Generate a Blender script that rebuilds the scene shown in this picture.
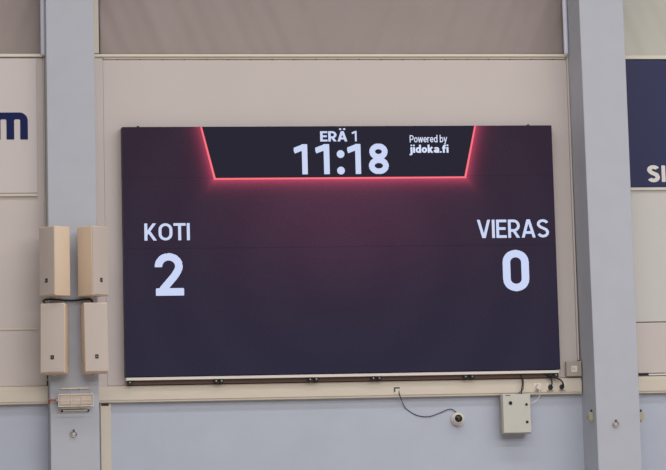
import bpy, bmesh, math
import numpy as np
from mathutils import Vector, Matrix

for o in list(bpy.data.objects):
    bpy.data.objects.remove(o)
scene = bpy.context.scene
col = scene.collection

# ------------------------------------------------------------------ camera
cam_data = bpy.data.cameras.new('camera')
cam = bpy.data.objects.new('camera', cam_data)
col.objects.link(cam)
cr = Vector((0.9841911127847646, -0.17526371367782606, -0.025504591416914347))
cu = Vector((-0.003951290050726683, -0.1656969173584005, 0.9861688085134604))
cf = Vector((0.17706563986957424, 0.9704778010061746, 0.163769951248078))
M = Matrix((cr, cu, -cf)).transposed().to_4x4()
M.translation = Vector((-4.069586152152915, -35.28482714019143, 1.6000358940772408))
cam.matrix_world = M
cam_data.sensor_width = 36.0
cam_data.sensor_fit = 'HORIZONTAL'
cam_data.lens = 176.52640445510298
cam_data.shift_x = 0.004367086670621214
cam_data.shift_y = -0.3828756439552258
cam_data.clip_end = 200
scene.camera = cam

# ------------------------------------------------------------------ light
scene.view_settings.view_transform = 'Standard'
scene.view_settings.look = 'None'
scene.view_settings.exposure = 0.0
scene.view_settings.gamma = 1.0
scene.view_settings.use_curve_mapping = False
world = bpy.data.worlds.new('hall_ambient')
scene.world = world
world.use_nodes = True
wb = world.node_tree.nodes['Background']
wb.inputs[0].default_value = (1.0, 0.98, 0.985, 1)
wb.inputs[1].default_value = 0.13


def area_lamp(name, loc, sx, sy, power, color=(1, 0.985, 0.985)):
    d = bpy.data.lights.new(name, 'AREA')
    d.shape = 'RECTANGLE'
    d.size, d.size_y = sx, sy
    d.energy = power
    d.color = color
    o = bpy.data.objects.new(name, d)
    col.objects.link(o)
    o.location = loc
    return o


# the hall's ceiling lamp rows, facing down
for yy, p in ((-5.0, 560), (-11.0, 900), (-19.0, 1800), (-28.0, 3500)):
    area_lamp('ceiling_lamp_row', (6.5, yy, 11.0), 24.0, 0.9, p)


# ------------------------------------------------------------------ helpers
def lin(c):
    c = c / 255.0
    return c / 12.92 if c <= 0.04045 else ((c + 0.055) / 1.055) ** 2.4


def rgb(r, g, b):
    return (lin(r), lin(g), lin(b), 1.0)


MATS = {}


def mat(name, color, rough=0.6, metal=0.0, noise=0.0, scale=8.0, bump=0.0, bscale=60.0, spec=0.4,
        emit=None, estr=0.0):
    """Principled material, its colour broken up by noise and its surface by a fine bump"""
    m = bpy.data.materials.new(name)
    m.use_nodes = True
    nt = m.node_tree
    b = nt.nodes['Principled BSDF']
    b.inputs['Base Color'].default_value = color
    b.inputs['Roughness'].default_value = rough
    b.inputs['Metallic'].default_value = metal
    b.inputs['Specular IOR Level'].default_value = spec
    tc = nt.nodes.new('ShaderNodeTexCoord')
    if noise > 0:
        n = nt.nodes.new('ShaderNodeTexNoise')
        n.inputs['Scale'].default_value = scale
        n.inputs['Detail'].default_value = 5
        nt.links.new(tc.outputs['Object'], n.inputs['Vector'])
        r = nt.nodes.new('ShaderNodeMapRange')
        r.inputs['From Min'].default_value = 0.3
        r.inputs['From Max'].default_value = 0.7
        r.inputs['To Min'].default_value = 1 - noise
        r.inputs['To Max'].default_value = 1 + noise
        nt.links.new(n.outputs['Fac'], r.inputs['Value'])
        mx = nt.nodes.new('ShaderNodeVectorMath')
        mx.operation = 'SCALE'
        mx.inputs[0].default_value = color[:3]
        nt.links.new(r.outputs['Result'], mx.inputs['Scale'])
        nt.links.new(mx.outputs['Vector'], b.inputs['Base Color'])
    if bump > 0:
        n2 = nt.nodes.new('ShaderNodeTexNoise')
        n2.inputs['Scale'].default_value = bscale
        nt.links.new(tc.outputs['Object'], n2.inputs['Vector'])
        bp = nt.nodes.new('ShaderNodeBump')
        bp.inputs['Strength'].default_value = bump
        bp.inputs['Distance'].default_value = 0.01
        nt.links.new(n2.outputs['Fac'], bp.inputs['Height'])
        nt.links.new(bp.outputs['Normal'], b.inputs['Normal'])
    if emit:
        b.inputs['Emission Color'].default_value = emit
        b.inputs['Emission Strength'].default_value = estr
    MATS[name] = m
    return m


class MB:
    """collects shapes and links them as one mesh object"""

    def __init__(self):
        self.bm = bmesh.new()

    def box(self, x0, x1, y0, y1, z0, z1, bevel=0.0, seg=2):
        t = bmesh.new()
        bmesh.ops.create_cube(t, size=1)
        for v in t.verts:
            v.co = Vector((x0 + (v.co.x + .5) * (x1 - x0), y0 + (v.co.y + .5) * (y1 - y0), z0 + (v.co.z + .5) * (z1 - z0)))
        if bevel > 0:
            bmesh.ops.bevel(t, geom=t.edges[:], offset=bevel, segments=seg, profile=0.5, affect='EDGES')
        self._add(t)
        return self

    def cyl(self, p0, p1, r0, r1=None, n=24, bevel=0.0):
        r1 = r0 if r1 is None else r1
        p0, p1 = Vector(p0), Vector(p1)
        d = p1 - p0
        t = bmesh.new()
        bmesh.ops.create_cone(t, cap_ends=True, segments=n, radius1=r0, radius2=r1, depth=d.length)
        if bevel > 0:
            bmesh.ops.bevel(t, geom=[e for e in t.edges if all(len(f.verts) > 4 or True for f in e.link_faces) and abs(e.verts[0].co.z - e.verts[1].co.z) < 1e-6],
                            offset=bevel, segments=2, affect='EDGES')
        q = Vector((0, 0, 1)).rotation_difference(d.normalized()).to_matrix().to_4x4()
        q.translation = (p0 + p1) / 2
        bmesh.ops.transform(t, matrix=q, verts=t.verts)
        self._add(t)
        return self

    def sphere(self, c, rx, ry, rz, u=24, v=16):
        t = bmesh.new()
        bmesh.ops.create_uvsphere(t, u_segments=u, v_segments=v, radius=1)
        for w in t.verts:
            w.co = Vector((c[0] + w.co.x * rx, c[1] + w.co.y * ry, c[2] + w.co.z * rz))
        self._add(t)
        return self

    def torus(self, c, R, r, axis='y', n=24, k=8):
        ring = []
        for i in range(n):
            a = 2 * math.pi * i / n
            row = []
            for j in range(k):
                b = 2 * math.pi * j / k
                rad = R + r * math.cos(b)
                x, z, y = rad * math.cos(a), rad * math.sin(a), r * math.sin(b)
                row.append(self.bm.verts.new((c[0] + x, c[1] + y, c[2] + z)))
            ring.append(row)
        for i in range(n):
            for j in range(k):
                self.bm.faces.new((ring[i][j], ring[(i + 1) % n][j], ring[(i + 1) % n][(j + 1) % k], ring[i][(j + 1) % k]))
        return self

    def prism(self, pts, y0, y1):
        """outline in x,z pushed from y0 (front) to y1 (back)"""
        f = [self.bm.verts.new((x, y0, z)) for x, z in pts]
        b = [self.bm.verts.new((x, y1, z)) for x, z in pts]
        self.bm.faces.new(f)
        self.bm.faces.new(b[::-1])
        n = len(pts)
        for i in range(n):
            self.bm.faces.new((f[i], b[i], b[(i + 1) % n], f[(i + 1) % n]))
        return self

    def tube(self, pts, r, n=10, smooth=6):
        P = [Vector(p) for p in pts]
        if smooth > 1 and len(P) > 2:
            Q = []
            E = [P[0] * 2 - P[1]] + P + [P[-1] * 2 - P[-2]]
            for i in range(1, len(E) - 2):
                for s in range(smooth):
                    t = s / smooth
                    a, b, c, d = E[i - 1], E[i], E[i + 1], E[i + 2]
                    Q.append(0.5 * ((2 * b) + (c - a) * t + (2 * a - 5 * b + 4 * c - d) * t * t + (3 * b - a - 3 * c + d) * t ** 3))
            Q.append(P[-1])
            P = Q
        rows = []
        up = Vector((0.123, 0.91, 0.37)).normalized()
        for i, p in enumerate(P):
            t = (P[min(i + 1, len(P) - 1)] - P[max(i - 1, 0)]).normalized()
            s = t.cross(up)
            if s.length < 1e-4:
                s = t.cross(Vector((1, 0, 0)))
            s.normalize()
            w = s.cross(t)
            rows.append([self.bm.verts.new(p + r * (math.cos(2 * math.pi * k / n) * s + math.sin(2 * math.pi * k / n) * w)) for k in range(n)])
        for a, b in zip(rows, rows[1:]):
            for k in range(n):
                self.bm.faces.new((a[k], a[(k + 1) % n], b[(k + 1) % n], b[k]))
        self.bm.faces.new(rows[0][::-1])
        self.bm.faces.new(rows[-1])
        return self

    def _add(self, t):
        me = bpy.data.meshes.new('tmp')
        t.to_mesh(me)
        t.free()
        self.bm.from_mesh(me)
        bpy.data.meshes.remove(me)

    def build(self, name, material, parent=None, smooth=False, label=None, world=True):
        """vertices are given in place; under a parent they are moved into its frame"""
        bm = self.bm
        if parent is not None and world:
            bmesh.ops.transform(bm, matrix=world_of(parent).inverted(), verts=bm.verts)
        elif parent is None:
            # the origin sits at the middle of the thing
            lo = Vector((min(v.co[i] for v in bm.verts) for i in range(3)))
            hi = Vector((max(v.co[i] for v in bm.verts) for i in range(3)))
            ctr = (lo + hi) / 2
            for v in bm.verts:
                v.co -= ctr
        bmesh.ops.recalc_face_normals(bm, faces=bm.faces)
        me = bpy.data.meshes.new(name)
        bm.to_mesh(me)
        bm.free()
        me.materials.append(material)
        if smooth:
            for p in me.polygons:
                p.use_smooth = True
            me.set_sharp_from_angle(angle=math.radians(35))
        o = bpy.data.objects.new(name, me)
        col.objects.link(o)
        if parent is None:
            o.location = ctr
        else:
            o.parent = parent
        if label:
            o['label'] = label
        return o


def world_of(o):
    m = Matrix.LocRotScale(o.location, o.rotation_euler, o.scale)
    return world_of(o.parent) @ m if o.parent else m


def thing(name, label, cat, loc=(0, 0, 0), rotz=0.0, group=None):
    o = bpy.data.objects.new(name, None)
    o.empty_display_size = 0.1
    col.objects.link(o)
    o.location = loc
    o.rotation_euler = (0, 0, rotz)
    return tag(o, label, cat, group)


def tag(o, label, cat, group=None):
    o['label'] = label
    o['category'] = cat
    if group:
        o['group'] = group
    return o


def struct(name, mb, material, label, cat):
    o = mb.build(name, material)
    o['kind'] = 'structure'
    return tag(o, label, cat)


# lettering: strokes of one weight in a cap-height-1 frame, turned into clean filled outlines
def arcp(cx_, cy_, rx, ry, a0, a1, n=20):
    return [(cx_ + rx * math.cos(math.radians(a0 + (a1 - a0) * i / n)), cy_ + ry * math.sin(math.radians(a0 + (a1 - a0) * i / n))) for i in range(n + 1)]


def glyph(ch, s):
    """returns (list of (polyline, clip_lo, clip_hi)), list of discs, advance width"""
    h = s / 2
    L, D, lo, hi = [], [], 0.0, 1.0
    xh = 0.73
    if ch in 'EI':
        w = 0.54 if ch == 'E' else s
        L.append([(h, 0), (h, 1)])
        if ch == 'E':
            L += [[(h, 1 - h), (w, 1 - h)], [(h, .51), (w - .05, .51)], [(h, h), (w, h)]]
    elif ch == 'T':
        w = 0.62
        L += [[(w / 2, 0), (w / 2, 1)], [(0, 1 - h), (w, 1 - h)]]
    elif ch == 'K':
        w = 0.66
        L += [[(h, 0), (h, 1)], [(h, .33), (w - s * .75, 1.06)], [(.24, .50), (w - s * .6, -.05)]]
    elif ch == 'O':
        w = 0.70
        r = w / 2 - h
        L.append(arcp(w / 2, .5 + .12, r, .38 - h, 0, 180) + arcp(w / 2, .5 - .12, r, .38 - h, 180, 360) + [(w - h, .62)])
    elif ch == '0':
        w = 0.62
        r = w / 2 - h
        L.append(arcp(w / 2, .70, r, .30 - h, 0, 180) + arcp(w / 2, .30, r, .30 - h, 180, 360) + [(w - h, .70)])
    elif ch == 'R' or ch == 'P':
        w = 0.62
        b = .40
        r = (1 - h - b) / 2
        L += [[(h, 0), (h, 1)], [(h, 1 - h), (w - h - r, 1 - h)] + arcp(w - h - r, 1 - h - r, r, r, 90, -90) + [(h, b)]]
        if ch == 'R':
            L.append([(w * .47, b), (w - s * .45, -.04)])
    elif ch in 'A\u00c4':
        w = 0.74
        L += [[(s * .5, -.03), (w / 2, 1.05)], [(w - s * .5, -.03), (w / 2, 1.05)], [(.18, .26 + h * .3), (w - .18, .26 + h * .3)]]
        if ch != 'A':
            D += [(w / 2 - .15, 1.20, h * .95), (w / 2 + .15, 1.20, h * .95)]
            hi = 1.0
    elif ch == 'V':
        w = 0.70
        L += [[(s * .5, 1.03), (w / 2, -.05)], [(w - s * .5, 1.03), (w / 2, -.05)]]
    elif ch == 'S':
        w = 0.62
        r = w / 2 - h
        L.append(arcp(w / 2, .735, r, .265 - h, 20, 180, 16) + [(h + .01, .68), (.15 + h * .3, .585), (w / 2, .515), (w - .13 - h * .3, .44), (w - h, .33)] + arcp(w / 2, .275, r, .275 - h, 0, -160, 16))
    elif ch == '1':
        w = 0.47
        L += [[(w - h, 0), (w - h, 1)], [(0, .78), (w, .955)]]
    elif ch == '2':
        w = 0.66
        r = w / 2 - h - .01
        L += [arcp(w / 2 - .01, .69, r, .31 - h, 185, -25, 24) + [(.50 - h * .5, .47), (h + .08, h + .04)], [(.02, h), (w, h)]]
    elif ch == '8':
        w = 0.64
        L += [arcp(w / 2, .735, w / 2 - h - .025, .265 - h, 0, 360, 32), arcp(w / 2, .275, w / 2 - h, .275 - h, 0, 360, 32)]
    elif ch == ':':
        w = s * 1.15
        D += [(w / 2, .70, w / 2), (w / 2, .11, w / 2)]
    elif ch == '.':
        w = s
        D += [(h, h, h)]
    elif ch in 'odbae':
        w = 0.56
        rx, ry = w / 2 - h, xh / 2 - h
        cy_ = xh / 2
        if ch == 'e':
            L += [arcp(w / 2, cy_, rx, ry, 0, 320, 28), [(h, cy_ - .02), (w - h * .5, cy_ - .02)]]
        elif ch == 'a':
            L += [arcp(w / 2 - .01, .22, rx, .22 - h, 0, 360, 24), [(w - h, 0), (w - h, xh * .72)], arcp(w / 2, xh * .66, rx, xh * .34 - h, 0, 160, 16)]
        else:
            L.append(arcp(w / 2, cy_, rx, ry, 0, 360, 28))
            if ch == 'd':
                L.append([(w - h, 0), (w - h, 1.04)])
            if ch == 'b':
                L.append([(h, 0), (h, 1.04)])
        hi = 1.04
    elif ch == 'w':
        w = 0.80
        L += [[(h * .8, xh), (w * .28, 0)], [(w * .28, 0), (w / 2, xh)], [(w / 2, xh), (w * .72, 0)], [(w * .72, 0), (w - h * .8, xh)]]
    elif ch == 'r':
        w = 0.36
        L += [[(h, 0), (h, xh)], [(h, xh - .22)] + arcp(w - .02, xh - .22, w - .02 - h, .22 - h, 180, 90, 10)]
    elif ch == 'y':
        w = 0.54
        L += [[(h * .9, xh), (w / 2, .02)], [(w - h * .9, xh), (w * .36, -.20), (.05, -.22)]]
        lo = -.3
    elif ch in 'ij':
        w = s if ch == 'i' else s + .10
        L.append([(w - h, 0 if ch == 'i' else -.10), (w - h, xh)])
        if ch == 'j':
            L.append(arcp(w - h - .12, -.09, .12, .12, 0, -90, 8) + [(0, -.21)])
        D.append((w - h, .95, h * 1.02))
        lo, hi = -.4, 1.2
    elif ch == 'k':
        w = 0.55
        L += [[(h, 0), (h, 1.04)], [(h, .22), (w - h * .9, xh + .02)], [(.22, .40), (w - h * .8, -.03)]]
        hi = 1.04
    elif ch == 'f':
        w = 0.38
        L += [[(.16, 0), (.16, .80)] + arcp(.16 + .17, .80, .17, .24 - h, 180, 90, 10) + [(w, 1.04 - h)], [(0, xh - h), (w - .02, xh - h)]]
        hi = 1.04
    else:
        w = 0.26
    return L, D, lo, hi, w


def text_mb(body, x0, x1, z0, z1, y, weight=0.15, gap=0.055):
    """lettering fitted to a rectangle of the surface it stands on"""
    segs, discs, boxes = [], [], []
    x = 0.0
    out = MB()
    faces = []
    for ch in body:
        L, D, lo, hi, w = glyph(ch, weight)
        if L or D:
            faces.append((ch, L, D, lo, hi, w, x))
        x += w + gap
    allv = []
    for ch, L, D, lo, hi, w, ox in faces:
        st = 0.02
        gx = np.arange(-.06, w + .06 + st, st)
        gz = np.arange(-.36, 1.40, st)
        GX, GZ = np.meshgrid(gx, gz)
        sdf = np.full(GX.shape, 9.0)
        for pl in L:
            closed = np.hypot(pl[0][0] - pl[-1][0], pl[0][1] - pl[-1][1]) < 1e-6

            def turn(k):
                """angle between the strokes meeting at point k, None at a free end"""
                n_ = len(pl) - 1
                if not closed and (k == 0 or k == n_):
                    return None
                p_, q_, r_ = (pl[k - 1] if k > 0 else pl[n_ - 1]), pl[k], (pl[k + 1] if k < n_ else pl[1])
                t0 = math.atan2(q_[1] - p_[1], q_[0] - p_[0])
                t1 = math.atan2(r_[1] - q_[1], r_[0] - q_[0])
                return abs((t1 - t0 + math.pi) % (2 * math.pi) - math.pi)
            for i in range(len(pl) - 1):
                a, b_ = np.array(pl[i]), np.array(pl[i + 1])
                d = b_ - a
                ln = np.hypot(*d)
                if ln < 1e-6:
                    continue
                t = d / ln
                c = (a + b_) / 2
                u_ = (GX - c[0]) * t[0] + (GZ - c[1]) * t[1]
                v_ = -(GX - c[0]) * t[1] + (GZ - c[1]) * t[0]
                ta, tb = turn(i), turn(i + 1)
                ea = weight / 2 * math.tan(ta / 2) * 0.5 if ta is not None and ta < 0.5 else 0.0
                eb = weight / 2 * math.tan(tb / 2) * 0.5 if tb is not None and tb < 0.5 else 0.0
                sdf = np.minimum(sdf, np.maximum(np.maximum(u_ - ln / 2 - eb, -u_ - ln / 2 - ea), np.abs(v_) - weight / 2))
                if ta is not None and ta >= 0.5:
                    sdf = np.minimum(sdf, np.hypot(GX - a[0], GZ - a[1]) - weight / 2)
        sdf = np.maximum(sdf, np.maximum(lo - GZ, GZ - hi))
        sdf = np.maximum(sdf, np.maximum(-GX, GX - w))
        for dx, dz, r in D:
            sdf = np.minimum(sdf, np.hypot(GX - dx, GZ - dz) - r)
        vid = {}

        def vert(key, px, pz):
            if key not in vid:
                v = out.bm.verts.new((px + ox, 0, pz))
                vid[key] = v
                allv.append(v)
            return vid[key]
        ny, nx = sdf.shape
        for j in range(ny - 1):
            for i in range(nx - 1):
                cs = ((j, i), (j, i + 1), (j + 1, i + 1), (j + 1, i))
                vals = [sdf[c] for c in cs]
                if min(vals) >= 0:
                    continue
                poly = []
                for k in range(4):
                    c0, c1 = cs[k], cs[(k + 1) % 4]
                    v0, v1 = vals[k], vals[(k + 1) % 4]
                    if v0 < 0:
                        poly.append(vert(c0, gx[c0[1]], gz[c0[0]]))
                    if (v0 < 0) != (v1 < 0):
                        f = v0 / (v0 - v1)
                        key = (min(c0, c1), max(c0, c1))
                        poly.append(vert(key, gx[c0[1]] + f * (gx[c1[1]] - gx[c0[1]]), gz[c0[0]] + f * (gz[c1[0]] - gz[c0[0]])))
                if len(poly) >= 3:
                    try:
                        out.bm.faces.new(poly)
                    except ValueError:
                        pass
    xs = [v.co.x for v in allv]
    zs = [v.co.z for v in allv]
    ax, bx, az, bz = min(xs), max(xs), min(zs), max(zs)
    for v in allv:
        v.co = Vector((x0 + (v.co.x - ax) / (bx - ax) * (x1 - x0), y, z0 + (v.co.z - az) / (bz - az) * (z1 - z0)))
    # a skin's thickness, standing on the surface behind
    bmesh.ops.dissolve_limit(out.bm, angle_limit=0.01, verts=out.bm.verts, edges=out.bm.edges)
    ex = bmesh.ops.extrude_face_region(out.bm, geom=out.bm.faces[:])
    for v in ex['geom']:
        if isinstance(v, bmesh.types.BMVert):
            v.co.y -= 0.0015
    return out


# ------------------------------------------------------------------ materials
pillar_paint = mat('grey_pillar_paint', rgb(185, 188, 197), 0.55, noise=0.02, scale=5, bump=0.06, bscale=90)
lower_paint = mat('blue_grey_wall_paint', rgb(187, 193, 207), 0.55, noise=0.025, scale=3, bump=0.06, bscale=70)
cream_panel = mat('cream_wall_panel', rgb(211, 200, 195), 0.6, noise=0.012, scale=2)
cream_trim = mat('cream_trim', rgb(215, 205, 189), 0.5, noise=0.012, scale=4)
ledge_paint = mat('ledge_paint', rgb(228, 221, 205), 0.5)
upper_paint = mat('upper_wall_paint', rgb(150, 138, 130), 0.8)
dark_gap = mat('dark_gap', rgb(60, 52, 48), 0.9)
blind_shaded = mat('shaded_taupe_fabric', rgb(166, 153, 149), 0.85, noise=0.02, scale=3, bump=0.05, bscale=300)  # shade over the upper bays is put into this taupe
blind_lit = mat('lit_blind_fabric', rgb(203, 200, 190), 0.85, noise=0.02, scale=3, bump=0.05, bscale=300)  # brighter light on the right bay's blind is put into this paler colour
guide_cool_lit = mat('cool_lit_guide_tube', rgb(226, 229, 242), 0.3)  # cool window light leaking past the blind is put into this bluish white
trunk_cream = mat('cream_trunking_plastic', rgb(219, 208, 192), 0.45, noise=0.01)
floor_mat = mat('hall_floor', rgb(170, 160, 150), 0.4, noise=0.05, scale=2)
grille_mat = mat('speaker_grille', rgb(203, 190, 180), 0.7, noise=0.03, scale=160, bump=0.15, bscale=500)
speaker_mat = mat('speaker_cabinet', rgb(225, 201, 176), 0.55, noise=0.01)
black_mat = mat('black_plastic', rgb(22, 21, 24), 0.45)
black_cable = mat('black_cable', rgb(30, 29, 32), 0.5)
white_plastic = mat('white_plastic', rgb(225, 216, 204), 0.4)
socket_tan = mat('socket_rim', rgb(186, 166, 142), 0.5)
socket_white = mat('socket_plate', rgb(236, 226, 212), 0.4)
steel = mat('dull_steel', rgb(170, 165, 155), 0.38, metal=0.85)
galv = mat('galvanised_wire', rgb(226, 218, 204), 0.42, metal=0.15)
alu = mat('aluminium_rail', rgb(232, 224, 216), 0.35, metal=0.25)
shadow_brown = mat('brown_gap_shadow', rgb(95, 72, 64), 0.6)  # shadow in the gap under the screen is put into this brown
brass = mat('brass_latch', rgb(172, 166, 144), 0.5)
cab_grey = mat('cabinet_enamel', rgb(205, 203, 192), 0.45, noise=0.01)
cab_side_shade = mat('cabinet_body_shaded', rgb(172, 168, 160), 0.5)  # darker than the door: shade of the side and underside is painted in
jbox_grey = mat('junction_box_plastic', rgb(178, 167, 156), 0.55)
orange = mat('orange_cable', rgb(190, 88, 52), 0.45)
navy = mat('navy_print', rgb(25, 36, 84), 0.6, spec=0.15)
navy_board = mat('navy_board', rgb(44, 48, 86), 0.35, noise=0.04, scale=1.5, spec=0.25)
board_white = mat('white_board', rgb(212, 202, 199), 0.4)
letter_white = mat('white_print', rgb(232, 226, 220), 0.5)
lens_black = mat('lens_black', rgb(20, 18, 18), 0.08, spec=0.7)
light_box = mat('lamp_housing', rgb(218, 200, 182), 0.5, noise=0.02, scale=25)
screen_body = mat('screen_cabinet', rgb(30, 27, 33), 0.5)


def glow_mat(name, color, strength):
    m = bpy.data.materials.new(name)
    m.use_nodes = True
    b = m.node_tree.nodes['Principled BSDF']
    b.inputs['Base Color'].default_value = (0.02, 0.02, 0.02, 1)
    b.inputs['Emission Color'].default_value = color
    b.inputs['Emission Strength'].default_value = strength
    b.inputs['Specular IOR Level'].default_value = 0.1
    return m


led_white = glow_mat('led_white', rgb(200, 211, 244), 1.0)
led_small = glow_mat('led_white_small', rgb(214, 224, 250), 1.0)
led_red = glow_mat('led_red', rgb(255, 112, 122), 1.0)


def display_mat():
    """what the LED wall shows: a dark ground, a red glow round the clock panel's edge"""
    m = bpy.data.materials.new('led_display')
    m.use_nodes = True
    nt = m.node_tree
    b = nt.nodes['Principled BSDF']
    b.inputs['Base Color'].default_value = (0.005, 0.005, 0.006, 1)
    b.inputs['Roughness'].default_value = 0.6
    b.inputs['Specular IOR Level'].default_value = 0.08
    tc = nt.nodes.new('ShaderNodeTexCoord')
    sp = nt.nodes.new('ShaderNodeSeparateXYZ')
    nt.links.new(tc.outputs['Object'], sp.inputs[0])
    X, Z = sp.outputs['X'], sp.outputs['Z']      # metres from the screen's lower left corner

    def op(o, a, bb=None, c=None):
        n = nt.nodes.new('ShaderNodeMath')
        n.operation = o
        for i, v in enumerate((a, bb, c)):
            if v is None:
                continue
            if isinstance(v, (int, float)):
                n.inputs[i].default_value = v
            else:
                nt.links.new(v, n.inputs[i])
        return n.outputs[0]

    ax = op('ABSOLUTE', op('SUBTRACT', X, 2.405))
    dside = op('MULTIPLY', op('SUBTRACT', ax, op('ADD', op('MULTIPLY', op('SUBTRACT', Z, 2.125), 0.235), 1.393)), 0.973)
    dbot = op('SUBTRACT', 2.125, Z)
    sd = op('MAXIMUM', dside, dbot)
    outside = op('GREATER_THAN', sd, 0.0)
    g1 = op('MULTIPLY', outside, op('EXPONENT', op('MULTIPLY', sd, -19.0)))
    # broad glow below the panel
    rx = op('DIVIDE', op('SUBTRACT', X, 2.4), 1.25)
    rz = op('DIVIDE', op('SUBTRACT', Z, 1.95), 0.85)
    g2 = op('MULTIPLY', outside, op('EXPONENT', op('MULTIPLY', op('ADD', op('MULTIPLY', rx, rx), op('MULTIPLY', rz, rz)), -1.0)))
    # faint ring pattern of the moving picture
    qx = op('SUBTRACT', X, 2.4)
    qz = op('SUBTRACT', Z, 1.2)
    rad = op('SQRT', op('ADD', op('MULTIPLY', qx, qx), op('MULTIPLY', qz, qz)))
    ring = op('SINE', op('MULTIPLY', rad, 9.0))
    vert = op('DIVIDE', Z, 2.7)
    # module seams
    seam = op('MAXIMUM', op('LESS_THAN', op('ABSOLUTE', op('SUBTRACT', Z, 1.372)), 0.006),
              op('LESS_THAN', op('ABSOLUTE', op('SUBTRACT', Z, 2.142)), 0.004))
    seam = op('MULTIPLY', seam, outside)
    keep = op('SUBTRACT', 1.0, op('MULTIPLY', seam, 0.22))
    grain = nt.nodes.new('ShaderNodeTexNoise')
    grain.inputs['Scale'].default_value = 70
    grain.inputs['Detail'].default_value = 3
    nt.links.new(tc.outputs['Object'], grain.inputs['Vector'])
    gr = op('ADD', op('MULTIPLY', grain.outputs['Fac'], 0.5), 0.75)
    mul = op('MULTIPLY', keep, gr)
    outs = []
    #             bottom   top      ring    g1     g2   inside
    for lo, hi, rg, k1, k2, ins in ((0.0200, 0.0270, 0.0012, 0.50, 0.046, 0.0135),
                                    (0.0180, 0.0140, 0.0010, 0.044, 0.0085, 0.0120),
                                    (0.0400, 0.0290, 0.0012, 0.100, 0.0200, 0.0245)):
        base = op('ADD', op('MULTIPLY', vert, hi - lo), lo)
        base = op('ADD', base, op('MULTIPLY', ring, rg))
        base = op('ADD', op('MULTIPLY', base, outside), op('MULTIPLY', op('SUBTRACT', 1.0, outside), ins))
        v = op('ADD', base, op('ADD', op('MULTIPLY', g1, k1), op('MULTIPLY', g2, k2)))
        outs.append(op('MULTIPLY', v, mul))
    cb = nt.nodes.new('ShaderNodeCombineXYZ')
    for i, o in enumerate(outs):
        nt.links.new(o, cb.inputs[i])
    nt.links.new(cb.outputs[0], b.inputs['Emission Color'])
    b.inputs['Emission Strength'].default_value = 1.0
    return m


led_display = display_mat()

# ------------------------------------------------------------------ the setting
YL = -0.35      # the wall left of the loudspeaker pillar stands this much further forward
struct('floor', MB().box(-12, 18, -40, 0.35, -0.1, 0.0), floor_mat, 'sports hall floor in front of the end wall', 'floor')
struct('wall_lower', MB().box(-0.60, 18, 0.02, 0.34, 0.0, 3.12), lower_paint, 'blue-grey painted lower wall below the cable trunking', 'wall')
struct('wall_backing', MB().box(-0.60, 18, 0.03, 0.34, 3.121, 6.68), dark_gap, 'dark backing seen in the joints between the cream wall panels', 'wall')
struct('wall_lower_left', MB().box(-12, -0.601, YL + 0.02, 0.34, 0.0, 3.12), lower_paint, 'blue-grey painted lower wall left of the loudspeaker pillar', 'wall')
struct('wall_backing_left', MB().box(-12, -0.601, YL + 0.03, 0.34, 3.121, 6.636), dark_gap, 'dark backing seen in the joints of the cream panels left of the loudspeaker pillar', 'wall')
struct('wall_upper', MB().box(-12, 18, 0.32, 0.34, 6.681, 9.0), upper_paint, 'recessed upper wall behind the fabric blinds', 'wall')

LX0, LX1, RX0, RX1 = -0.857, -0.3375, 5.065, 5.567
FY = -0.583
for nm, a, b_, lb in (('column_left', LX0, LX1, 'grey pillar carrying the four cream loudspeakers'),
                      ('column_right', RX0, RX1, 'grey pillar standing between the score screen and the navy board')):
    pm = MB().box(a, b_, FY, 0.34, 0.001, 9.0, bevel=0.008)
    if nm == 'column_right':        # this pillar tapers a little towards the top
        for v in pm.bm.verts:
            if v.co.x < 5.3:
                v.co.x += 0.0135 - 0.0036 * (v.co.z - 2.1)
    struct(nm, pm, pillar_paint, lb, 'pillar')

# panels
pan = MB().box(-0.184, 5.037, 0.0, 0.029, 3.110, 6.655, bevel=0.003)
struct('wall_panel_middle', pan, cream_panel, 'large cream wall panel behind the score screen', 'wall')
struct('wall_panel_left', MB().box(-3.2, -0.8725, YL, YL + 0.029, 3.109, 6.632, bevel=0.003), cream_panel,
       'cream wall panel under and behind the white board', 'wall')
struct('wall_panel_right', MB().box(5.57, 8.5, 0.0, 0.029, 3.712, 6.65, bevel=0.003), mat('pale_wall_panel', rgb(211, 207, 202), 0.55),
       'pale wall panel behind the navy board', 'wall')
struct('wall_panel_right_lower', MB().box(5.57, 8.5, 0.0, 0.029, 3.145, 3.702, bevel=0.003), cream_panel,
       'cream wall panel below the seam under the navy board', 'wall')
# ledges and upright boards
struct('trim_1', MB().box(-3.2, LX0 - 0.004, YL - 0.03, 0.319, 6.637, 6.670, bevel=0.006), ledge_paint, 'cream ledge above the white board', 'trim')
struct('trim_2', MB().box(LX1 + 0.004, RX0 - 0.002, -0.03, 0.319, 6.688, 6.717, bevel=0.006), ledge_paint, 'long cream ledge above the score screen panel', 'trim')
struct('trim_3', MB().box(RX1 + 0.002, 8.5, -0.03, 0.319, 6.660, 6.702, bevel=0.006), mat('pale_ledge_paint', rgb(228, 222, 208), 0.5), 'pale ledge above the navy board', 'trim')
struct('trim_4', MB().box(LX1 + 0.004, -0.229, -0.012, 0.06, 6.729, 9.0, bevel=0.003), cream_trim, 'cream upright board beside the loudspeaker pillar above the ledge', 'trim')
struct('trim_5', MB().box(LX1 + 0.004, -0.1855, -0.003, 0.029, 3.105, 6.686, bevel=0.003), cream_panel, 'cream upright board between the loudspeaker pillar and the screen panel', 'trim')
struct('trim_6', MB().box(-0.8715, -0.8595, YL - 0.010, YL + 0.029, 3.107, 6.634, bevel=0.003), cream_trim, 'narrow cream upright strip on the white board side of the loudspeaker pillar', 'trim')
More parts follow.
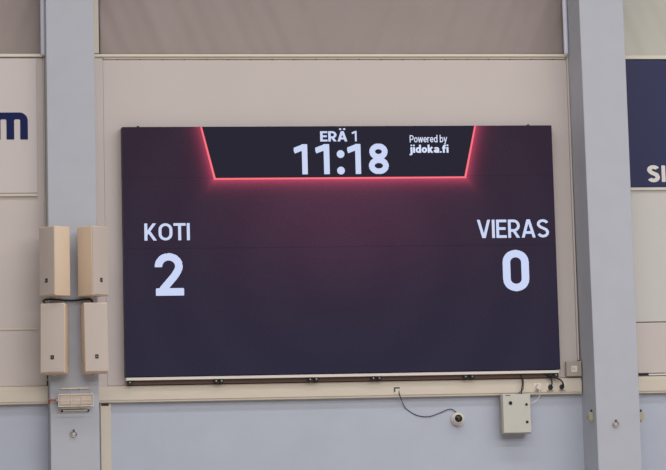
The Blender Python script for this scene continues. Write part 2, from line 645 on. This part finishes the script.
struct('trim_7', MB().box(5.0395, 5.060, -0.012, 0.029, 3.30, 6.686, bevel=0.002), cream_panel, 'narrow cream strip beside the right pillar', 'trim')
struct('trim_8', MB().box(-0.178, 5.030, -0.004, 0.029, 6.663, 6.687), cream_trim, 'thin header strip under the long ledge', 'trim')
struct('trim_9', MB().box(-0.265, -0.155, -0.03, 0.019, 0.002, 2.922, bevel=0.003), cream_trim, 'cream upright casing below the trunking beside the loudspeaker pillar', 'trim')
struct('trim_10', MB().box(-3.2, -0.955, YL - 0.010, YL - 0.001, 3.703, 3.722, bevel=0.002), cream_trim, 'thin horizontal batten on the wall left of the loudspeakers', 'trim')

# panel clips in the joint under the long ledge
for i in range(21):
    x = -0.02 + i * 0.245
    o = MB().box(x - 0.006, x + 0.006, -0.008, -0.0045, 6.655, 6.664).build('panel_clip', dark_gap)
    tag(o, 'tiny dark clip in the joint under the long ledge', 'clip', 'panel clips under the ledge')

# ------------------------------------------------------------------ blinds
def blind(x0, x1, z0, z1, y, material, label, tubes, slope=0.42, seed=0.0):
    t = thing('fabric_blind', label, 'blind', ((x0 + x1) / 2, y, z0))
    mb = MB()
    nx, nz = max(8, int((x1 - x0) / 0.03)), 60
    g = []
    for j in range(nz + 1):
        row = []
        for i in range(nx + 1):
            x = x0 + (x1 - x0) * i / nx
            z = z0 + (z1 - z0) * j / nz
            c = (x0 + x1) / 2
            s = 1 if x < c else -1
            u = x + s * slope * (z - z0) + seed
            w = 0.010 * math.sin(u * 9.0) + 0.006 * math.sin(u * 17.0 + 1.3) + 0.004 * math.sin(u * 31.0)
            fade = min(1.0, abs(x - c) / 0.5)
            row.append(mb.bm.verts.new((x, y + w * fade, z)))
        g.append(row)
    for a, b_ in zip(g, g[1:]):
        for i in range(nx):
            mb.bm.faces.new((a[i], a[i + 1], b_[i + 1], b_[i]))
    f = mb.build('fabric', material, t, smooth=True)
    s = f.modifiers.new('thickness', 'SOLIDIFY')
    s.thickness = 0.006
    for tx, ty in tubes:
        k = MB().cyl((tx, ty, z0 + (0.03 if ty > 0 else 0.0)), (tx, ty, z1), 0.026).sphere((tx, ty, z0 + (0.03 if ty > 0 else 0.0)), 0.026, 0.026, 0.03)
        k.build('guide_tube', guide_cool_lit, t, smooth=True, label='upright guide tube, cool light in its bluish white')
    return t


blind(-3.1, -0.865, 6.672, 8.8, YL + 0.16, blind_shaded, 'narrow fabric blind, shade in its taupe colour, above the white board at the picture edge', ((-0.874, YL - 0.05),))
blind(-0.20, 5.06, 6.730, 8.8, 0.16, blind_shaded, 'wide fabric blind, shade in its taupe colour, above the ledge over the score screen', ((-0.240, 0.09), (5.028, -0.062)))
blind(5.60, 8.4, 6.704, 8.8, 0.16, blind_lit, 'fabric blind painted paler for brighter light, above the navy board', (), seed=0.4)

# ------------------------------------------------------------------ trunking
def trunking(x0, x1, z0, z1, label, Y=0.0):
    t = thing('cable_trunking', label, 'cable trunking', ((x0 + x1) / 2, 0.0, z0))
    MB().box(x0, x1, Y - 0.05, Y + 0.0195, z0, z1, bevel=0.004).build('channel', trunk_cream, t)
    MB().box(x0 + 0.001, x1 - 0.001, Y - 0.061, Y - 0.0505, z0 + 0.022, z1 - 0.030, bevel=0.003).build('cover', trunk_cream, t)
    return t


trunking(-3.2, LX0 - 0.002, 2.916, 3.104, 'cream cable trunking left of the loudspeaker pillar', YL)
trunking(LX1 + 0.002, RX0 - 0.002, 2.929, 3.104, 'long cream cable trunking running under the score screen')
trunking(RX1 + 0.002, 8.5, 2.921, 3.106, 'cream cable trunking right of the right pillar')
tag(MB().box(-0.257, -0.176, -0.036, -0.0305, 2.897, 2.919, bevel=0.002).build('cable_slot', black_mat),
    'small black slot plate at the top of the cream upright casing', 'slot plate')
tag(MB().box(5.60, 5.84, -0.015, -0.001, 3.118, 3.140, bevel=0.002).build('shadow_gap_strip', black_mat),  # black strip painted in for the shadow gap above the trunking
    'short black strip painting the shadow gap on top of the trunking right of the right pillar', 'gap')
tag(MB().box(5.842, 8.4, -0.02, -0.001, 3.118, 3.136, bevel=0.002).build('metal_strip', alu),
    'thin bright metal strip above the trunking right of the right pillar', 'strip')
for z0, z1, w in ((3.186, 3.232, 'upper'), (3.108, 3.160, 'lower')):  # black blocks stand for the dark gap between panel and pillar
    tag(MB().box(-0.8685, -0.8585, YL - 0.03, YL - 0.001, z0, z1).build('joint_gap', black_mat),
        w + ' of two small black blocks for the dark gap beside the loudspeaker pillar above the trunking', 'gap')

# ------------------------------------------------------------------ boards
t = thing('advertising_board', 'white board with a big navy letter m, cut by the picture edge', 'sign', (-2.0, YL, 5.13))
MB().box(-3.1, -0.945, YL - 0.02, YL - 0.001, 5.165, 6.618, bevel=0.003).build('board', board_white, t)
MB().box(-3.1, -0.945, YL - 0.03, YL - 0.001, 5.128, 5.158, bevel=0.003).build('bottom_rail', cream_trim, t)


def arc(cx_, cz_, r, a0, a1, n=8):
    return [(cx_ + r * math.cos(math.radians(a0 + (a1 - a0) * i / n)), cz_ + r * math.sin(math.radians(a0 + (a1 - a0) * i / n))) for i in range(n + 1)]


zb, zt, zi = 5.741, 6.033, 5.960
pts = [(-1.044, zb)] + arc(-1.044 - 0.09, zt - 0.09, 0.09, 0, 90) + [(-1.420, zt), (-1.420, zb), (-1.338, zb)]
pts += arc(-1.338 + 0.016, zi - 0.016, 0.016, 180, 90, 4) + arc(-1.273 - 0.016, zi - 0.016, 0.016, 90, 0, 4) + [(-1.273, zb), (-1.191, zb)]
pts += arc(-1.191 + 0.016, zi - 0.016, 0.016, 180, 90, 4) + arc(-1.126 - 0.016, zi - 0.016, 0.016, 90, 0, 4) + [(-1.126, zb)]
MB().prism(pts, YL - 0.024, YL - 0.0205).build('letter', navy, t)

t = thing('advertising_board', 'navy blue board with white capital letters beside the right pillar', 'sign', (7.0, 0.0, 5.17))
MB().box(5.62, 8.4, -0.022, -0.001, 5.216, 6.650, bevel=0.003).build('board', navy_board, t)
MB().box(5.60, 8.4, -0.03, -0.001, 5.178, 5.208, bevel=0.003).build('bottom_rail', mat('pale_rail', rgb(222, 216, 208), 0.5), t)
text_mb('S', 5.919, 6.064, 5.266, 5.459, -0.0225, weight=0.22).build('letter', letter_white, t)
text_mb('I', 6.086, 6.130, 5.270, 5.455, -0.0225, weight=0.22).build('letter', letter_white, t)

# ------------------------------------------------------------------ scoreboard
sb = thing('scoreboard', 'large LED score screen showing 11:18 with scores 2 and 0', 'scoreboard', (2.4, 0.0, 3.2))
MB().box(0.0, 4.806, -0.136, -0.012, 3.197, 5.9, bevel=0.004).build('cabinet', screen_body, sb)
dp = MB()
dp.box(0.0, 4.806, -0.0045, 0.0, -0.003, 2.698)
disp = dp.build('display', led_display, sb, world=False)
disp.location = (-2.4, -0.1365, 0.0)
YD = -0.1415
# glowing outline of the clock panel
hw = 0.0095
bl = [(0.868, 5.896), (1.008, 5.325), (3.804, 5.325), (3.934, 5.896)]
band = [(bl[0][0] - hw, bl[0][1]), (bl[1][0] - hw, bl[1][1] - hw), (bl[2][0] + hw, bl[2][1] - hw), (bl[3][0] + hw, bl[3][1]),
        (bl[3][0] - hw, bl[3][1]), (bl[2][0] - hw, bl[2][1] + hw), (bl[1][0] + hw, bl[1][1] + hw), (bl[0][0] + hw, bl[0][1])]
MB().prism(band, YD - 0.001, YD).build('glowing_outline', led_red, sb, label='glowing red outline of the clock panel')
TXT = [
    ('period_word', 'ER\u00c4', 2.186, 2.488, 5.730, 5.876, 0.185, 'white word ER\u00c4'),
    ('period_digit', '1', 2.540, 2.594, 5.730, 5.845, 0.17, 'white digit 1 after the word'),
    ('clock_digit', '1', 1.888, 2.039, 5.369, 5.701, 0.19, 'first white digit 1 of the clock'),
    ('clock_digit', '1', 2.128, 2.284, 5.369, 5.701, 0.19, 'second white digit 1 of the clock'),
    ('clock_digit', '1', 2.484, 2.634, 5.369, 5.701, 0.19, 'white digit 1 after the colon'),
    ('clock_digit', '8', 2.722, 2.946, 5.366, 5.705, 0.185, 'white digit 8 of the clock'),
    ('credit_text', 'Powered by', 3.190, 3.612, 5.692, 5.798, 0.13, 'small white words above the web address'),
    ('web_address', 'jidoka.fi', 3.184, 3.624, 5.572, 5.690, 0.20, 'small bold white web address'),
    ('team_name', 'KOTI', 0.226, 0.722, 4.660, 4.846, 0.150, 'white word KOTI'),
    ('team_name', 'VIERAS', 3.920, 4.732, 4.650, 4.852, 0.145, 'white word VIERAS'),
    ('score_digit', '2', 0.332, 0.648, 4.062, 4.522, 0.175, 'big white digit 2'),
    ('score_digit', '0', 4.194, 4.490, 4.060, 4.516, 0.18, 'big white digit 0'),
]
for nm, body, x0, x1, z0, z1, w, lb in TXT:
    text_mb(body, x0, x1, z0, z1, YD, weight=w, gap=0.08 if body == 'VIERAS' else 0.055).build(nm, led_small if nm in ('credit_text', 'web_address') else led_white, sb, label=lb)
cn = MB()
cn.cyl((2.409, YD - 0.0015, 5.590), (2.409, YD, 5.590), 0.043, n=32)
cn.build('colon_dot', led_white, sb, label='upper dot of the clock colon')
MB().cyl((2.409, YD - 0.0015, 5.408), (2.409, YD, 5.408), 0.043, n=32).build('colon_dot', led_white, sb, label='lower dot of the clock colon')
# support under the screen
MB().box(0.004, 4.794, -0.132, -0.012, 3.157, 3.189, bevel=0.004).build('bottom_rail', alu, sb, label='bright metal rail under the display')
MB().box(0.03, 4.76, -0.085, -0.012, 3.112, 3.157).build('support_bar', shadow_brown, sb, label='bar painted shadow-brown in the gap below the rail')
for x0, x1 in ((0.022, 0.070), (0.962, 1.002), (1.022, 1.062), (1.992, 2.036), (2.058, 2.104), (2.690, 2.732), (2.756, 2.802),
               (3.716, 3.766), (3.790, 3.842), (4.732, 4.788)):
    c = MB().box(x0, x1, -0.122, -0.086, 3.110, 3.157, bevel=0.003).build('clamp', black_mat, sb, label='black clamp under the rail')
    MB().cyl(((x0 + x1) / 2, -0.128, 3.137), ((x0 + x1) / 2, -0.1225, 3.137), 0.008, n=12).build('bolt', steel, c, label='steel bolt')
for x in (0.18, 4.55):
    MB().box(x - 0.012, x + 0.012, -0.10, -0.07, 5.90, 5.915).build('lifting_eye', black_mat, sb)

# ------------------------------------------------------------------ loudspeakers
SW, SD, SH = 0.244, 0.228, 0.735


def make_speaker(label, corner, side, theta, z0, tilt, SW=0.244):
    """corner: where the front upright edge nearest the viewer stands; side +1: that is the right edge of the front"""
    a = -math.radians(theta)
    lx, ly = side * SW / 2, -SD / 2
    cx_ = corner[0] - (lx * math.cos(a) - ly * math.sin(a))
    cy_ = corner[1] - (lx * math.sin(a) + ly * math.cos(a))
    t = thing('loudspeaker', label, 'loudspeaker', (cx_, cy_, z0), a, 'loudspeakers on the left pillar')
    t.rotation_euler[0] = math.radians(tilt)
    # cabinet: slightly narrower at the back
    mb = MB().box(-SW / 2, SW / 2, -SD / 2 + 0.012, SD / 2, 0, SH, bevel=0.010, seg=3)
    mb.build('cabinet', speaker_mat, t, smooth=True, world=False)
    # bowed grille
    g = MB()
    P = [(-SW / 2 + 0.006, -SD / 2 + 0.012)]
    for i in range(9):
        u = -1 + 2 * i / 8
        P.append((u * (SW / 2 - 0.006), -SD / 2 + 0.004 - 0.006 * (1 - u * u)))
    P.append((SW / 2 - 0.006, -SD / 2 + 0.012))
    lo = [g.bm.verts.new((x, y, 0.012)) for x, y in P]
    hi = [g.bm.verts.new((x, y, SH - 0.012)) for x, y in P]
    g.bm.faces.new(lo)
    g.bm.faces.new(hi[::-1])
    for i in range(len(P)):
        j = (i + 1) % len(P)
        g.bm.faces.new((lo[i], lo[j], hi[j], hi[i]))
    gr = g.build('grille', grille_mat, t, world=False)
    b = MB().box(-0.018, 0.018, -SD / 2 - 0.006, -SD / 2 - 0.0022, 0.143, 0.186, bevel=0.002)
    b.build('badge', black_mat, gr, world=False, label='small black badge').location = (0.0, 0.0, 0.0)
    MB().box(-0.004, 0.004, -SD / 2 - 0.0075, -SD / 2 - 0.0062, 0.158, 0.171).build('badge_mark', jbox_grey, gr, world=False)
    # yoke under and over the cabinet, and the arm back to the pillar
    br = MB()
    br.cyl((0, 0.02, -0.016), (0, 0.02, -0.001), 0.016, n=16)
    br.build('under_fixing', galv, t, world=False)
    MB().cyl((0, 0.02, SH + 0.001), (0, 0.02, SH + 0.010), 0.012, n=16).build('top_fixing', galv, t, world=False)
    m = MB()
    w0 = world_of(t) @ Vector((0, SD / 2 - 0.004, 0.36))
    px = min(max(w0.x, LX0 + 0.06), LX1 - 0.06)
    m.cyl((w0.x, w0.y, w0.z), (px, FY - 0.006, w0.z), 0.014, n=12)
    m.box(px - 0.04, px + 0.04, FY - 0.012, FY - 0.001, w0.z - 0.08, w0.z + 0.08, bevel=0.002)
    m.build('wall_arm', galv, t)
    return t


make_speaker('upper cream loudspeaker turned away towards the white board, on the outer side of the pillar', (-0.831, -0.950), 1, 53, 4.024, 0)
make_speaker('upper cream loudspeaker turned towards the score screen, on the screen side of the pillar', (-0.423, -0.940), -1, -40, 4.022, 0)
make_speaker('lower cream loudspeaker on the white board side of the pillar, facing nearly forward', (-0.732, -0.91), 1, 17, 3.212, -3, 0.262)
make_speaker('lower cream loudspeaker facing forward, on the screen side of the pillar', (-0.516, -0.91), -1, -3, 3.212, -3, 0.254)

o = MB().tube([(-0.905, -0.68, 3.962), (-0.925, -0.66, 3.985), (-0.905, -0.65, 4.000), (-0.85, -0.63, 4.006), (-0.78, -0.62, 4.004), (-0.70, -0.612, 3.996),
               (-0.60, -0.61, 3.992), (-0.50, -0.61, 3.999), (-0.43, -0.62, 4.002), (-0.405, -0.63, 3.985), (-0.405, -0.65, 3.962)], 0.010).build('speaker_cable', black_cable, smooth=True)
tag(o, 'black cable slung between the upper and lower loudspeakers', 'cable')

# ------------------------------------------------------------------ caged lamp on the left pillar
t = thing('caged_lamp', 'cream lamp box behind a wire guard on the loudspeaker pillar', 'lamp', (-0.593, FY, 2.83))
MB().box(-0.773, -0.422, FY - 0.115, FY - 0.001, 2.884, 2.994, bevel=0.008).build('housing', light_box, t)
MB().box(-0.760, -0.435, FY - 0.121, FY - 0.1155, 2.896, 2.984, bevel=0.002).build('diffuser', mat('lamp_diffuser', rgb(214, 199, 186), 0.35, noise=0.06, scale=18), t)
gd = MB()
yf, yb = FY - 0.140, FY - 0.012
x0, x1 = -0.781, -0.415
for z in (2.874, 2.998):
    gd.tube([(x0, yf, z), (x1, yf, z)], 0.0055, smooth=1)
for z in (2.936,):
    gd.tube([(x0, yf, z), (x1, yf, z)], 0.0028, smooth=1)
for x in (x0, -0.648, -0.535, x1):
    gd.tube([(x, yf, 2.870), (x, yf, 3.002)], 0.0050 if x in (x0, x1) else 0.0035, smooth=1)
    xb = -0.742 if x == x0 else (-0.449 if x == x1 else x)
    gd.tube([(x, yf, 2.998), (xb, yb, 3.064)], 0.0022, smooth=1)
    gd.tube([(x, yf, 2.874), (xb, yb, 2.834)], 0.0022, smooth=1)
for z in (2.834, 3.064):
    gd.tube([(-0.750, yb, z), (-0.445, yb, z)], 0.0095, smooth=1)
gd.tube([(-0.748, yb - 0.04, 2.858), (-0.443, yb - 0.04, 2.858)], 0.0045, smooth=1)
gd.build('wire_guard', galv, t, smooth=True)
for x in (-0.735, -0.455):
    MB().cyl((x, FY - 0.03, 2.830), (x, FY - 0.001, 2.830), 0.011, n=14).build('foot', dark_gap, t)
cb = MB().tube([(-0.796, FY - 0.05, 2.944), (-0.82, FY - 0.05, 2.945), (-0.850, FY - 0.045, 2.946), (-0.868, FY - 0.03, 2.938), (-0.872, FY + 0.0, 2.912)], 0.0085)
cb.build('supply_cable', orange, t, smooth=True, label='short orange supply cable')
MB().cyl((-0.797, FY - 0.05, 2.944), (-0.7735, FY - 0.05, 2.944), 0.014, n=16).build('cable_gland', galv, t)

# ------------------------------------------------------------------ ring bolts and latches
for x, z, lb in ((-0.614, 2.588, 'steel ring bolt below the caged lamp on the loudspeaker pillar'),
                 (5.287, 2.573, 'steel ring bolt on the front of the right pillar')):
    t = thing('ring_bolt', lb, 'ring bolt', (x, FY, z), 0, 'ring bolts on the pillars')
    MB().cyl((x, FY - 0.010, z + 0.004), (x, FY - 0.001, z + 0.004), 0.017, n=20).build('plate', white_plastic, t)
    MB().torus((x, FY - 0.022, z), 0.031, 0.0055).build('ring', steel, t, smooth=True)
    MB().cyl((x, FY - 0.034, z + 0.036), (x, FY - 0.001, z + 0.036), 0.010, n=14).build('eye', dark_gap, t)

for xa, s, y, lb in ((RX0 + 0.0115, -1, -0.45, 'small brass latch on the screen-side face of the right pillar'),
                     (RX1, 1, -0.545, 'small brass latch on the far right face of the right pillar')):
    z = 2.668 if s < 0 else 2.655
    t = thing('latch', lb, 'latch', (xa, y, z), 0, 'latches on the right pillar')
    a, b_ = sorted((xa + s * 0.001, xa + s * 0.050))
    MB().box(a, b_, y - 0.018, y + 0.018, z - 0.045, z + 0.045, bevel=0.003).build('plate', brass, t)
    a2, b2 = sorted((xa + s * 0.012, xa + s * 0.030))
    MB().box(a2, b2, y - 0.008, y + 0.008, z + 0.0455, z + 0.072, bevel=0.002).build('pin', black_mat, t)
    MB().box(a2, b2, y - 0.012, y + 0.012, z - 0.068, z - 0.0455, bevel=0.002).build('tongue', brass, t)
    if s < 0:
        MB().box(xa - 0.056, xa - 0.001, y + 0.0185, y + 0.085, z - 0.028, z + 0.010, bevel=0.002).build('lever', brass, t)

# ------------------------------------------------------------------ dome camera and its lead
cx_, cz_ = 3.662, 2.680
t = thing('security_camera', 'round white dome camera with black lens on the lower wall', 'camera', (cx_, 0.02, cz_))
MB().cyl((cx_, 0.0195, cz_), (cx_, -0.022, cz_), 0.070, 0.072, n=40, bevel=0.004).build('base', white_plastic, t, smooth=True)
MB().sphere((cx_, -0.0225, cz_), 0.062, 0.050, 0.062, 32, 20).build('shell', white_plastic, t, smooth=True)
e = MB().sphere((cx_ - 0.001, -0.042, cz_ + 0.004), 0.046, 0.042, 0.046, 28, 18).build('eyeball', lens_black, t, smooth=True, label='black camera eyeball')
MB().sphere((cx_ + 0.010, -0.081, cz_ + 0.016), 0.011, 0.007, 0.009).build('lens', mat('lens_glass', rgb(70, 66, 66), 0.05, spec=0.9), e, smooth=True)
o = MB().tube([(3.003, -0.066, 3.000), (3.004, -0.074, 2.965), (3.028, -0.055, 2.905), (3.087, 0.010, 2.811), (3.207, 0.013, 2.733), (3.340, 0.013, 2.714), (3.465, 0.013, 2.750),
               (3.555, 0.012, 2.786), (3.610, 0.010, 2.786), (3.648, 0.004, 2.753)], 0.0042).build('camera_cable', black_cable, smooth=True)
tag(o, 'thin dark cable curving from the trunking down to the dome camera', 'cable')
t = thing('cable_outlet', 'small outlet in the trunking where the camera cable starts', 'outlet', (2.983, -0.061, 3.003))
MB().box(2.943, 3.023, -0.066, -0.0615, 2.963, 3.041, bevel=0.003).build('plate', white_plastic, t)
MB().box(2.948, 2.962, -0.069, -0.0665, 2.985, 3.036).build('slot', dark_gap, t)
MB().box(2.963, 3.012, -0.069, -0.0665, 3.022, 3.036).build('slot', dark_gap, t)

# ------------------------------------------------------------------ electric cabinet
t = thing('electrical_cabinet', 'pale grey steel cabinet with three black locks below the trunking', 'electrical cabinet', (4.29, 0.0, 2.525))
MB().box(4.124, 4.445, -0.150, -0.0625, 2.503, 2.935, bevel=0.004).box(4.14, 4.435, -0.062, 0.0195, 2.52, 2.925).build('body', cab_side_shade, t)
d = MB().box(4.137, 4.447, -0.170, -0.1505, 2.514, 2.933, bevel=0.005).build('door', cab_grey, t)
for x, z, r in ((4.222, 2.838, 0.0195), (4.401, 2.819, 0.014), (4.402, 2.630, 0.0145)):
    MB().cyl((x, -0.1705, z), (x, -0.178, z), r, n=20).build('lock', black_mat, d, label='round black lock')
MB().box(4.168, 4.222, -0.1716, -0.1703, 2.916, 2.923).build('nameplate', dark_gap, d, label='tiny dark nameplate')

# ------------------------------------------------------------------ sockets, plugs, cables
for x, lb in ((4.559, 'white socket with a white plug above the grey cabinet'),
              (4.700, 'white socket in the middle of three, holding a black plug'),
              (4.837, 'white socket nearest the right pillar, holding a black plug')):
    t = thing('power_socket', lb, 'socket', (x, -0.061, 3.012), 0, 'sockets on the trunking')
    f = MB().box(x - 0.039, x + 0.039, -0.067, -0.0615, 2.972, 3.054, bevel=0.003).build('plate', socket_white, t)
    MB().torus((x, -0.068, 3.012), 0.024, 0.0035).build('rim', socket_tan, f, smooth=True)
    MB().box(x - 0.034, x + 0.034, -0.0735, -0.0672, 2.964, 2.976, bevel=0.002).build('lip', jbox_grey, f)


def lead(label, plug_at, path, mplug, mcable, r):
    t = thing('power_lead', label, 'power cable', plug_at)
    x, y, z = plug_at
    MB().cyl((x, y, z), (x, y - 0.032, z), 0.027, 0.023, n=20, bevel=0.003).build('plug', mplug, t, smooth=True)
    MB().tube(path, r).build('cord', mcable, t, smooth=True)


lead('black plug and lead in the middle socket of the trunking', (4.702, -0.073, 3.003),
     [(4.702, -0.098, 3.006), (4.712, -0.108, 3.04), (4.708, -0.108, 3.085), (4.690, -0.100, 3.110), (4.655, -0.095, 3.150)], black_mat, black_cable, 0.0085)
lead('black plug and lead in the socket nearest the right pillar', (4.829, -0.073, 3.006),
     [(4.829, -0.098, 3.006), (4.840, -0.112, 3.032), (4.815, -0.116, 3.075), (4.750, -0.112, 3.108), (4.690, -0.105, 3.130), (4.640, -0.100, 3.152)], black_mat, black_cable, 0.0085)
lead('white plug and lead running down to the grey cabinet', (4.560, -0.073, 3.006),
     [(4.562, -0.098, 3.002), (4.566, -0.112, 2.965), (4.570, -0.10, 2.915), (4.545, -0.08, 2.870), (4.495, -0.075, 2.838), (4.4475, -0.072, 2.832)], white_plastic, white_plastic, 0.0050)
o = MB().tube([(4.361, -0.098, 3.152), (4.374, -0.108, 3.105), (4.379, -0.110, 3.055), (4.368, -0.108, 2.985), (4.362, -0.105, 2.936)], 0.0065).build('power_cable', black_cable, smooth=True)
tag(o, 'thicker black cable dropping from the screen into the grey cabinet', 'cable')
o = MB().tube([(4.392, -0.092, 3.100), (4.389, -0.116, 3.055), (4.378, -0.124, 2.985), (4.343, -0.118, 2.955), (4.318, -0.110, 2.936)], 0.0040).build('signal_cable', black_cable, smooth=True)
tag(o, 'thin dark cable bending left into the grey cabinet top', 'cable')

# ------------------------------------------------------------------ junction box
t = thing('junction_box', 'square grey box with a white emblem beside the right pillar', 'junction box', (4.975, 0.0, 3.12))
MB().box(4.894, 5.036, -0.058, -0.013, 3.122, 3.285, bevel=0.005).build('body', jbox_grey, t)
d = MB().box(4.890, 5.062, -0.080, -0.0585, 3.119, 3.288, bevel=0.006).build('cover', jbox_grey, t)
em = MB().box(4.944, 5.012, -0.0825, -0.0805, 3.168, 3.235, bevel=0.0008).build('emblem', letter_white, d, label='white square emblem')
MB().box(4.956, 4.964, -0.0835, -0.0827, 3.196, 3.224).box(4.956, 4.986, -0.0835, -0.0827, 3.190, 3.1955).box(4.982, 4.989, -0.0835, -0.0827, 3.197, 3.213).build('emblem_mark', jbox_grey, em)
